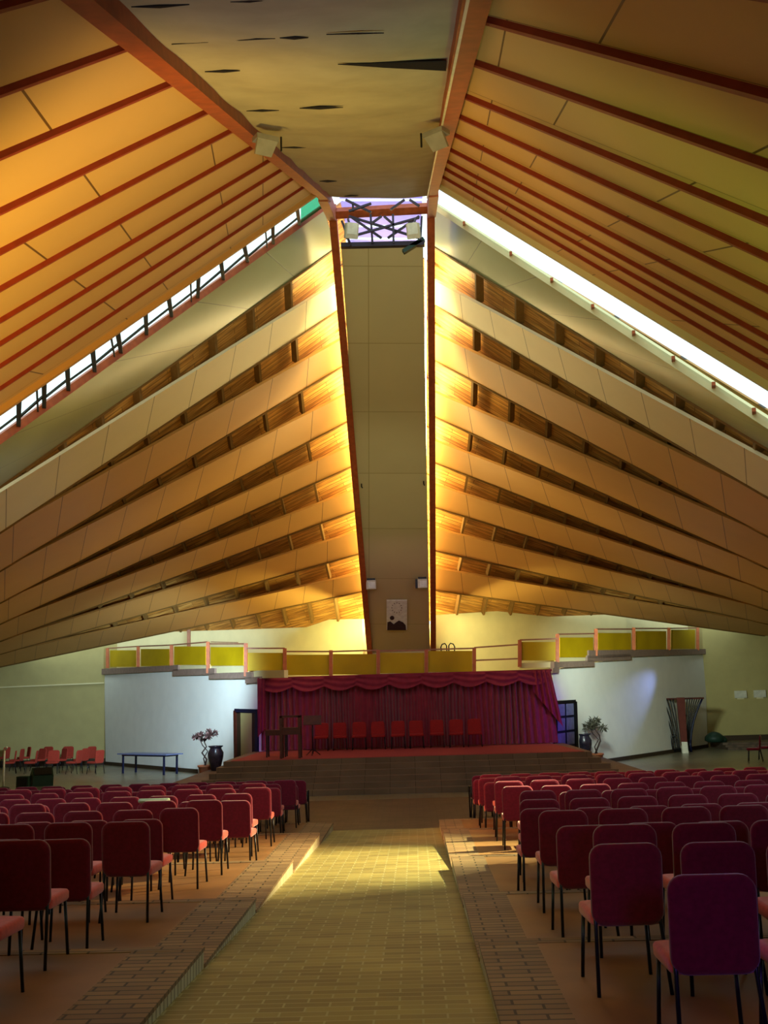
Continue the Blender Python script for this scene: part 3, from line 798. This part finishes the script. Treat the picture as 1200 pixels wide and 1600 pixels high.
# curtain
cx0, cx1 = aty(406, 1100, YC-.25).x, aty(862, 1100, YC-.25).x
zc_top = fold(630, 1054, .3).z
cu = thing('stage_curtain', ((cx0+cx1)/2, YC-.25, ZS), 'wide crimson pleated stage curtain with a scalloped valance', 'curtain')
xm = (cx0+cx1)/2
def drape(u, v):
    x = cx0+.05+(cx1-cx0-.05)*u
    ph = u*95*PI+.9*math.sin(u*23)+.5*math.sin(v*3+u*40)
    amp = .07+.03*math.sin(u*31)
    flare = .0 if u < .9 else (u-.9)*10*(1-v)*.25
    return (x-xm+flare*.6, amp*math.sin(ph)-(0 if v > .7 else .02), .03+(zc_top-ZS-.1)*v)
MB().grid(drape, 620, 10).build('drape', m_curt, cu)
def val(u, v):
    x = cx0+(cx1-cx0)*u; k = u*9; fr_ = k-math.floor(k)
    dp = .32+.16*math.sin(PI*fr_)
    z = (zc_top-ZS)-dp*(1-v)
    return (x-xm, -.16-.05*math.sin(PI*fr_)*(1-v)-.02*math.sin(v*14+fr_*3), z)
MB().grid(val, 200, 12).build('valance', m_val, cu)
def swagL(u, v):
    return (cx0-xm-.05+.28*u, -.2+.04*math.sin(u*16), (zc_top-ZS)-(1.95-.3*u)*(1-v))
MB().grid(swagL, 24, 8).build('side_swag', m_val, cu)
def swagR(u, v):
    return (cx1-xm-.62+.62*u+.32*(1-v)*u, -.2+.05*math.sin(u*26), (zc_top-ZS)-(.7+1.2*u)*(1-v))
MB().grid(swagR, 40, 8).build('side_swag', m_val, cu)
MB().tube([(cx0-xm-.05, -.1, zc_top-ZS), (cx1-xm+.05, -.1, zc_top-ZS)], .04).build('rail', m_val, cu)

# ================================================================== CHAIRS
def chair_parts(root, mback, mseat, mleg, arms=False):
    tilt = Matrix.Rotation(math.radians(-7), 3, 'X')
    MB().pad((0, -.215, .645), .455, .50, .055, .085, Matrix.Rotation(math.radians(6), 3, 'X'), curve=-.0).build('backrest', mback, root)
    MB().pad((0, .02, .435), .46, .45, .085, .06, Matrix.Rotation(PI/2, 3, 'X')).build('seat', mseat, root)
    for sx in (-1, 1):
        MB().tube([(sx*.205, .18, .40), (sx*.225, .215, 0)], .0125, 8).build('leg', mleg, root)
        MB().tube([(sx*.205, -.19, .55), (sx*.205, -.20, .40), (sx*.225, -.265, 0)], .0125, 8).build('leg', mleg, root)
        if arms: MB().tube([(sx*.25, -.2, .45), (sx*.25, -.2, .66), (sx*.25, .18, .66), (sx*.25, .2, .0)], .014, 8).build('armrest', mleg, root)
def dup(root, loc, rz, label, group=None):
    r = root.copy(); COL.objects.link(r); r.location = loc; r.rotation_euler = (0, 0, rz)
    r['label'] = label
    if group: r['group'] = group
    for ch in root.children:
        c = ch.copy(); COL.objects.link(c); c.parent = r
    return r
proto = thing('upholstered_chair', (0, 0, 0), '', 'chair', 0, 'red chairs of the congregation seating')
chair_parts(proto, m_red, m_seat_lit, m_leg)
ORD = ['', 'first', 'second', 'third', 'fourth', 'fifth', 'sixth', 'seventh', 'eighth', 'ninth', 'tenth', 'eleventh', 'twelfth', 'thirteenth', 'fourteenth', 'fifteenth', 'sixteenth', 'seventeenth', 'eighteenth', 'nineteenth', 'twentieth']
rows = [5.83, 6.95, 7.94, 9.0, 10.15, 11.4, 12.4, 13.4, 14.75, 15.8, 16.8, 17.7, 18.75, 19.7, 20.6, 21.5, 22.5]
rx = [1.49, 1.31, 1.48, 1.37, 1.35, 1.30, 1.42, 1.5, 1.62, 1.5, 1.45, 1.5, 1.44, 1.38, 1.45, 1.4, 1.42, 1.36]
lx = [-2.75, -2.85, -2.88, -2.92, -2.70, -2.92, -2.72, -2.66, -2.5, -2.62, -2.5, -2.7, -2.6, -2.7, -2.55, -2.6, -2.62, -2.55]
first = True; random.seed(11); nch = 0
for ri, y in enumerate(rows):
    for sd in (-1, 1):
        k = 0
        skip = 0
        while True:
            x = (rx[ri]+.56*k) if sd > 0 else (lx[ri]-.56*k)
            k += 1
            xx = x+random.uniform(-.02, .02); yy = y+random.uniform(-.05, .05)
            z = level(yy-.25) if level(yy-.25) == level(yy+.24) else max(level(yy-.3), level(yy+.25))
            p = proj(V((xx-sd*.25, yy, z+.85)))
            if p[0] > 1203 or p[0] < -3 or k > 16: break
            far_row = ri >= 15
            if ri == len(rows)-1 and k == 1: continue
            if far_row and sd < 0 and k in (7, 8, 11): continue
            if far_row and sd > 0 and k in (10, 11): continue
            rz = random.uniform(-.05, .05)
            lab = 'red chair, %s block, %s row from the camera, %s seat from the aisle' % ('left' if sd < 0 else 'right', ORD[ri+1], ORD[min(k, 20)])
            if first:
                proto.location = (xx, yy, z); proto.rotation_euler = (0, 0, rz); proto['label'] = lab; first = False
            else: dup(proto, (xx, yy, z), rz, lab)
            nch += 1
print('chairs', nch)
# armed end chairs at the aisle, front row
for x, y, w_ in ((-2.55, 22.5, 'left'), (1.40, 22.5, 'right')):
    o = thing('armchair', (x, y, 0), 'dark red chair with black armrests at the aisle end of the farthest %s row' % w_, 'chair', .05)
    chair_parts(o, m_red, m_red, m_leg, True)

# chairs on the stage
sp_ = thing('stage_chair', (0, 0, 0), '', 'chair', 0, 'red chairs on the stage')
chair_parts(sp_, m_stagered, m_stagered, m_leg)
for i, px in enumerate((502, 531, 561, 591, 622, 651, 683, 713, 742)):
    p = aty(px, 1150, 34.6)
    lb = 'red chair in the stage row facing the hall, %s from the left' % ORD[i+1]
    if i == 0: sp_.location = (p.x, 34.6, ZS+.012); sp_.rotation_euler = (0, 0, PI); sp_['label'] = lb
    else: dup(sp_, (p.x, 34.6+random.uniform(-.1, .1), ZS+.012), PI+random.uniform(-.1, .1), lb)
# lectern table
o = thing('lectern', (aty(455, 1180, yf+.7).x, yf+.7, ZS+.012), 'tall open dark-red wooden lectern frame at the front left of the stage', 'lectern')
for x, y in ((-.27, -.2), (.27, -.2), (-.27, .2), (.27, .2)):
    MB().bar((x, y, 0), (x, y, 1.22), .07, .06, V((0, 1, 0))).build('leg', m_wood, o)
MB().bar((-.3, -.2, 1.2), (.3, -.2, 1.2), .06, .06).build('top_rail', m_wood, o)
MB().bar((-.3, .2, 1.2), (.3, .2, 1.2), .06, .06).build('top_rail', m_wood, o)
MB().box((0, 0, .78), (.56, .42, .2)).build('shelf', m_wood, o)
o = thing('side_desk', (aty(433, 1180, yf+1.6).x, yf+1.6, ZS+.012), 'low dark wooden desk beside the lectern on the stage', 'desk')
MB().box((0, 0, .72), (.65, .5, .16)).build('desk_top', m_wood, o)
for x in (-.28, .28):
    for y in (-.2, .2): MB().box((x, y, .32), (.04, .04, .64)).build('leg', m_leg, o)
o = thing('music_stand', (aty(489, 1180, yf+1.9).x, yf+1.9, ZS+.012), 'dark music stand between the lectern and the stage chairs', 'music stand')
MB().tube([(0, 0, .05), (0, 0, 1.0)], .02).build('pole', m_leg, o)
MB().box((0, 0, 1.05), (.55, .03, .3), 0, -.4).build('desk', m_wood, o)
for k in range(3):
    a = k*2*PI/3+.5; MB().tube([(0, 0, .2), (.25*math.cos(a), .25*math.sin(a), .0)], .012).build('leg', m_leg, o)

# table left
a, b = ath(192, 1208.5), ath(256, 1211)
tw = thing('trestle_table', ((a+b)/2), 'long blue-grey table with dark legs before the left white wall', 'table')
ang = math.atan2((b-a).y, (b-a).x); tw.rotation_euler = (0, 0, ang); ln = (b-a).length
MB().box((.0, .3, .73), (ln+.5, .8, .04)).build('tabletop', m_table, tw)
MB().box((0, .3, .68), (ln+.1, .66, .05)).build('apron', m_tdark, tw)
for x in (-ln/2, ln/2):
    for y in (0, .6): MB().box((x, y, .33), (.06, .06, .66)).build('leg', m_tdark, tw)

# plants and vases
def plant(name, px, Y, z, label, hgt, lm, kind):
    p = aty(px, 1190, Y); o = thing(name, (p.x, Y, z), label, 'potted plant')
    MB().lathe((0, 0, 0), [(.15, 0), (.17, .02), (.22, .36), (.25, .37), (.25, .43), (.21, .43), (.20, .38)]).build('pot', m_terra, o)
    MB().lathe((0, 0, .37), [(.20, 0), (.1, .02)]).build('soil', m_stem, o)
    random.seed(px)
    T = [(0, 0, .4), (.06, .02, .62), (-.10, 0, .85), (.05, .03, 1.05), (-.02, 0, 1.22)] if kind == 'blob' else [(-.05, 0, .4), (.05, 0, .62), (.16, 0, .85), (.14, 0, 1.05), (.0, 0, 1.25)]
    MB().tube(T, [.035, .03, .03, .025, .02]).build('stem', m_stem, o)
    T2 = [(.03, 0, .4), (-.05, .03, .65), (.1, 0, .9), (-.08, 0, 1.1), (-.15, 0, 1.25)]
    MB().tube(T2, [.025, .022, .02, .018, .015]).build('stem', m_stem, o)
    lv = MB(); br = MB()
    tips = []
    for k in range(13):
        a = random.uniform(0, 2*PI); r = random.uniform(.1, .40); 
        tip = V((r*math.cos(a), r*math.sin(a)*.8, 1.3+random.uniform(-.02, .32)*(1-.3*r)))
        br.tube([T[-1] if k % 2 else T2[-1], (V(T[-1])+tip)*.5+V((0, 0, .05)), tip], [.014, .01, .006], 6); tips.append(tip)
    for tip in tips:
        for j in range(24):
            d = V((random.gauss(0, 1), random.gauss(0, 1), random.gauss(.1, .8))).normalized()
            L_ = random.uniform(.09, .15) if kind == 'blob' else random.uniform(.12, .22); w_ = .045 if kind == 'blob' else .022
            if kind != 'blob': d = (d+V((0, 0, -.2))).normalized()
            sdv = d.cross(V((random.random(), random.random(), 1))).normalized()
            c = tip+d*.02
            lv.prism([c, c+d*L_*.5+sdv*w_, c+d*L_, c+d*L_*.5-sdv*w_], d.cross(sdv)*.004)
    br.build('branches', m_stem, o); lv.build('foliage', lm, o)
    return o
plant('potted_tree', 320, 36.3, .02+.0, 'twisted tree with dusky round foliage in a terracotta pot, left of the stage', 1.7, m_leafp, 'blob')
plant('potted_tree', 933, 37.3, 0, 'crooked spiky-leaved plant in a terracotta pot, right of the stage', 1.6, m_leafd, 'spiky')
for px, Y, z, lab in ((337, 35.6, ZS/3, 'tall dark glazed vase on the left stage step'), (914, 37.2, ZS/3, 'tall dark glazed vase on the right stage step')):
    p = aty(px, 1180, Y)
    if px == 337: z = ZS/3
    o = thing('floor_vase', (p.x, Y, z), lab, 'vase')
    MB().lathe((0, 0, 0), [(.14, 0), (.16, .02), (.26, .45), (.27, .60), (.20, .72), (.19, .76), (.25, .80), (.25, .83), (.17, .83), (.15, .76), (.1, .5)]).build('body', m_vase, o)

# carved fan stand (right)
p = aty(1066, 1186, 43.6)
o = thing('carved_fan_stand', (p.x, 43.6, 0), 'tall flared dark stand of curved slats with a broad brown central board', 'stand')
W = 1.08; H = 2.22
MB().prism([(-W, -.05, H), (W, -.05, H), (W, -.05, H-.07), (-W, -.05, H-.07)], (0, .5, 0)).build('top_rim', m_wood, o)
for s_ in (-1, 1):
    for k in range(8):
        t = k/7; xt = s_*W*(1-.78*t); xb = s_*(.42-.30*t)
        n_ = 9; path = []
        for i in range(n_+1):
            v = i/n_
            e = v**1.9
            path.append((xb+(xt-xb)*e, .18*math.cos(t*PI)-.02, .05+(H-.08)*v))
        MB().tube(path, .042 if k == 0 else .022, 8).build('slat', m_black if k else m_tdark, o)
    MB().tube([(s_*.42, .15, .02), (s_*.40, .12, .5)], .06).build('foot', m_tdark, o)
MB().prism([(-.10, -.3, H+.02), (.22, -.3, H+.02), (.17, -.35, .3), (-.07, -.35, .3)], (0, .12, 0)).build('central_board', mat('brown_board', '#5a2a22', .4), o)
MB().prism([(-.07, -.36, .45), (.17, -.36, .45), (.17, -.42, .0), (-.07, -.42, .0)], (0, .14, 0)).build('board_foot', m_cone, o)
MB().tube([(-.35, -.1, .75), (-.2, -.12, .7), (-.35, -.1, .62)], .03).build('knot', m_black, o)

# green bundle on the right steps, wall plaques
o = thing('green_bag', ath(1117, 1160, .27)+V((0, 0, 0)), 'small dark green bag on the ledge by the right side wall', 'bag')
MB().lathe((0, 0, 0), [(.25, 0), (.42, .08), (.40, .25), (.22, .40), (.08, .45)]).build('body', m_speak, o)
MB().lathe((.3, 0, 0), [(.2, 0), (.26, .1), (.15, .25), (.03, .3)]).build('flap', m_speak, o)
for x, y, l_ in ((1157, 1085, 'left'), (1187, 1084, 'right')):
    p = aty(x, y, 47.2); o = thing('wall_light', p, 'small pale cream wall light on the right side wall, %s of two' % l_, 'wall light')
    MB().box((0, 0, 0), (.52, .12, .32)).build('shade', m_cone, o)
    MB().box((0, .03, -.19), (.3, .06, .06)).build('bracket', m_cream, o)

# chairs stored against the left side wall and a few on the right edge
st = thing('stored_chair', (0, 0, 0), '', 'chair', 0, 'orange-red chairs stored by the left side wall')
chair_parts(st, m_orange, m_orange, m_leg)
fs = True
slots = [(3, 1203, 1.3, 'leftmost of the stored rank'), (16, 1208, 1.9, 'second from the left end, in front'), (30, 1201, 1.6, 'third along, at the back'), (40, 1207, 2.2, 'fourth along, turned to the stage'), (52, 1200, 1.8, 'fifth along, at the back'), (62, 1208, 2.6, 'sixth along, in front'),
         (73, 1202, 2.9, 'seventh along, showing its full orange back'), (84, 1209, 3.3, 'eighth along, with its seat lit'), (94, 1201, 2.4, 'ninth along, at the back'), (104, 1207, 3.2, 'tenth along, in front'), (114, 1201, 1.4, 'eleventh along, at the back'), (126, 1204, 1.2, 'twelfth along'), (134, 1200, 1.0, 'second from the right end'), (143, 1203, 1.1, 'right end, nearest the white wall')]
for si, (x, y, rz, lab) in enumerate(slots):
    y = (1200, 1209, 1204.5)[si % 3]; p = ath(3+si*11.2, y); lb = 'orange-red chair stored by the left wall, '+lab
    if fs: st.location = p; st.rotation_euler = (0, 0, rz); st['label'] = lb; fs = False
    else:
        c = dup(st, p, rz, lb)
for x, y, l_ in ((1180, 1190, 'nearer'), (1196, 1187, 'farther')):
    p = ath(x, y); o = thing('side_chair', p, 'dark red chair by the right edge of the photo, %s of two' % l_, 'chair', 1.2)
    chair_parts(o, m_red, m_red, m_leg)
# monitor speaker and microphone stand
p = ath(65, 1228)
o = thing('monitor_speaker', p, 'dark green wedge speaker tilted up among the left front chairs', 'speaker', .5)
MB().prism([(-.33, -.25, 0), (-.33, .3, 0), (-.33, .38, .35), (-.33, -.05, .6), (-.33, -.3, .35)], (.66, 0, 0)).build('cabinet', m_speak, o)
MB().prism([(-.28, -.30, .37), (.28, -.30, .37), (.28, -.08, .58), (-.28, -.08, .58)], (0, -.02, .02)).build('grille', m_black, o)
MB().box((.34, .02, .35), (.03, .12, .3)).build('handle', m_cone, o)
p = ath(5, 1232)
o = thing('microphone_stand', p, 'white microphone stand at the left edge beyond the chairs', 'microphone stand')
MB().tube([(0, 0, 0), (0, 0, 1.25)], .03).build('pole', m_paper, o)
MB().lathe((0, 0, 0), [(.2, 0), (.2, .03), (.04, .06)]).build('base', m_speak, o)
MB().tube([(0, 0, 1.22), (.12, -.1, 1.32)], .03).build('microphone', m_paper, o)
o = thing('small_amplifier', ath(14, 1232)+V((.25, 0, 0)), 'small dark green box at the foot of the microphone stand', 'amplifier')
MB().box((.12, .3, .18), (.4, .3, .36)).build('cabinet', m_speak, o)
MB().box((.12, .14, .18), (.32, .02, .28)).build('grille', m_black, o)
# paper on chairs
bpy.context.view_layer.update()
def nearest_chair(x, y):
    best = None
    for o_ in COL.objects:
        if o_.type == 'EMPTY' and o_.get('group', '').startswith('red chairs of'):
            q_ = proj(V(o_.location)+V((0, -.22, .9))); d_ = (q_[0]-x)**2+(q_[1]-y)**2
            if best is None or d_ < best[0]: best = (d_, o_)
    return best[1]
c_ = nearest_chair(251, 1266)
o = MB().pad((0, 0, 0), .43, .055, .09, .02).build('pale_pad', mat('pale_green_pad', '#8c9c88', .8)); o.location = V(c_.location)+V((0, -.245, .925))  # pale green pad set on top of the chair back
tag(o, 'pale green pad along the top of a left block chair back', 'cloth')
c_ = nearest_chair(160, 1296)
o = MB().box((0, 0, 0), (.20, .14, .012)).build('paper_sheet', m_paper); o.location = V(c_.location)+V((.13, .06, .486))
tag(o, 'small white sheet lying on a left block chair seat', 'paper')

# fittings on the spine
for x, y, dx in ((580, 914, -1), (660, 912, 1)):
    p = onS(x, y, -.16)
    o = thing('wall_speaker', p, 'small pale boxed floodlight near the foot of the spine, %s edge' % ('left' if dx < 0 else 'right'), 'light fitting')
    MB().box((0, 0, 0), (.33, .22, .30)).build('housing', m_cone, o)
    MB().box((-.0, .06, .22), (.28, .2, .16)).build('mount', m_black, o)
    if dx > 0: MB().box((-.2, .0, .0), (.08, .24, .3)).build('barn_door', m_black, o)
    MB().box((.02, -.12, -.01), (.22, .02, .2)).build('lens', m_paper, o)
for x, y, l_ in ((565, 760, 'left'), (662, 756, 'right')):
    o = thing('bracket_hook', onS(x, y, -.1), 'tiny dark bracket halfway up the %s edge of the spine' % l_, 'bracket')
    MB().tube([(0, 0, .08), (0, -.03, -.02), (.03, -.04, -.06)], .02).build('hook', m_black, o)
# poster
A_ = [onS(604, 983, -.05), onS(636, 983, -.05), onS(636, 937, -.05), onS(604, 937, -.05)]
o = struct(empty('x'), '', '') ; bpy.data.objects.remove(o)
o = tag(empty('banner'), 'white banner with a ring of dots and dark figures hung low on the spine', 'banner')
MB().prism(A_, nS*.03).build('cloth', m_paper, o)
def bp(u, v, d=.04): return lerp(lerp(A_[0], A_[1], u), lerp(A_[3], A_[2], u), v)+nS*d
for k in range(12):
    a = k*PI/6; c = (.5+.24*math.cos(a), .76+.165*math.sin(a))
    MB().prism([bp(c[0]+i*.025, c[1]+j*.015) for i, j in ((-1, 0), (0, -1), (1, 0), (0, 1))], nS*.01).build('ring_mark', m_ink, o)
MB().prism([bp(*q) for q in ((.03, 0), (.95, 0), (.93, .17), (.8, .27), (.6, .33), (.45, .26), (.35, .2), (.18, .3), (.04, .27))], nS*.01).build('figure_group', m_ink, o)
MB().prism([bp(.27+.11*math.cos(t*PI/5), .42+.07*math.sin(t*PI/5)) for t in range(10)], nS*.012).build('round_figure', m_ink, o)
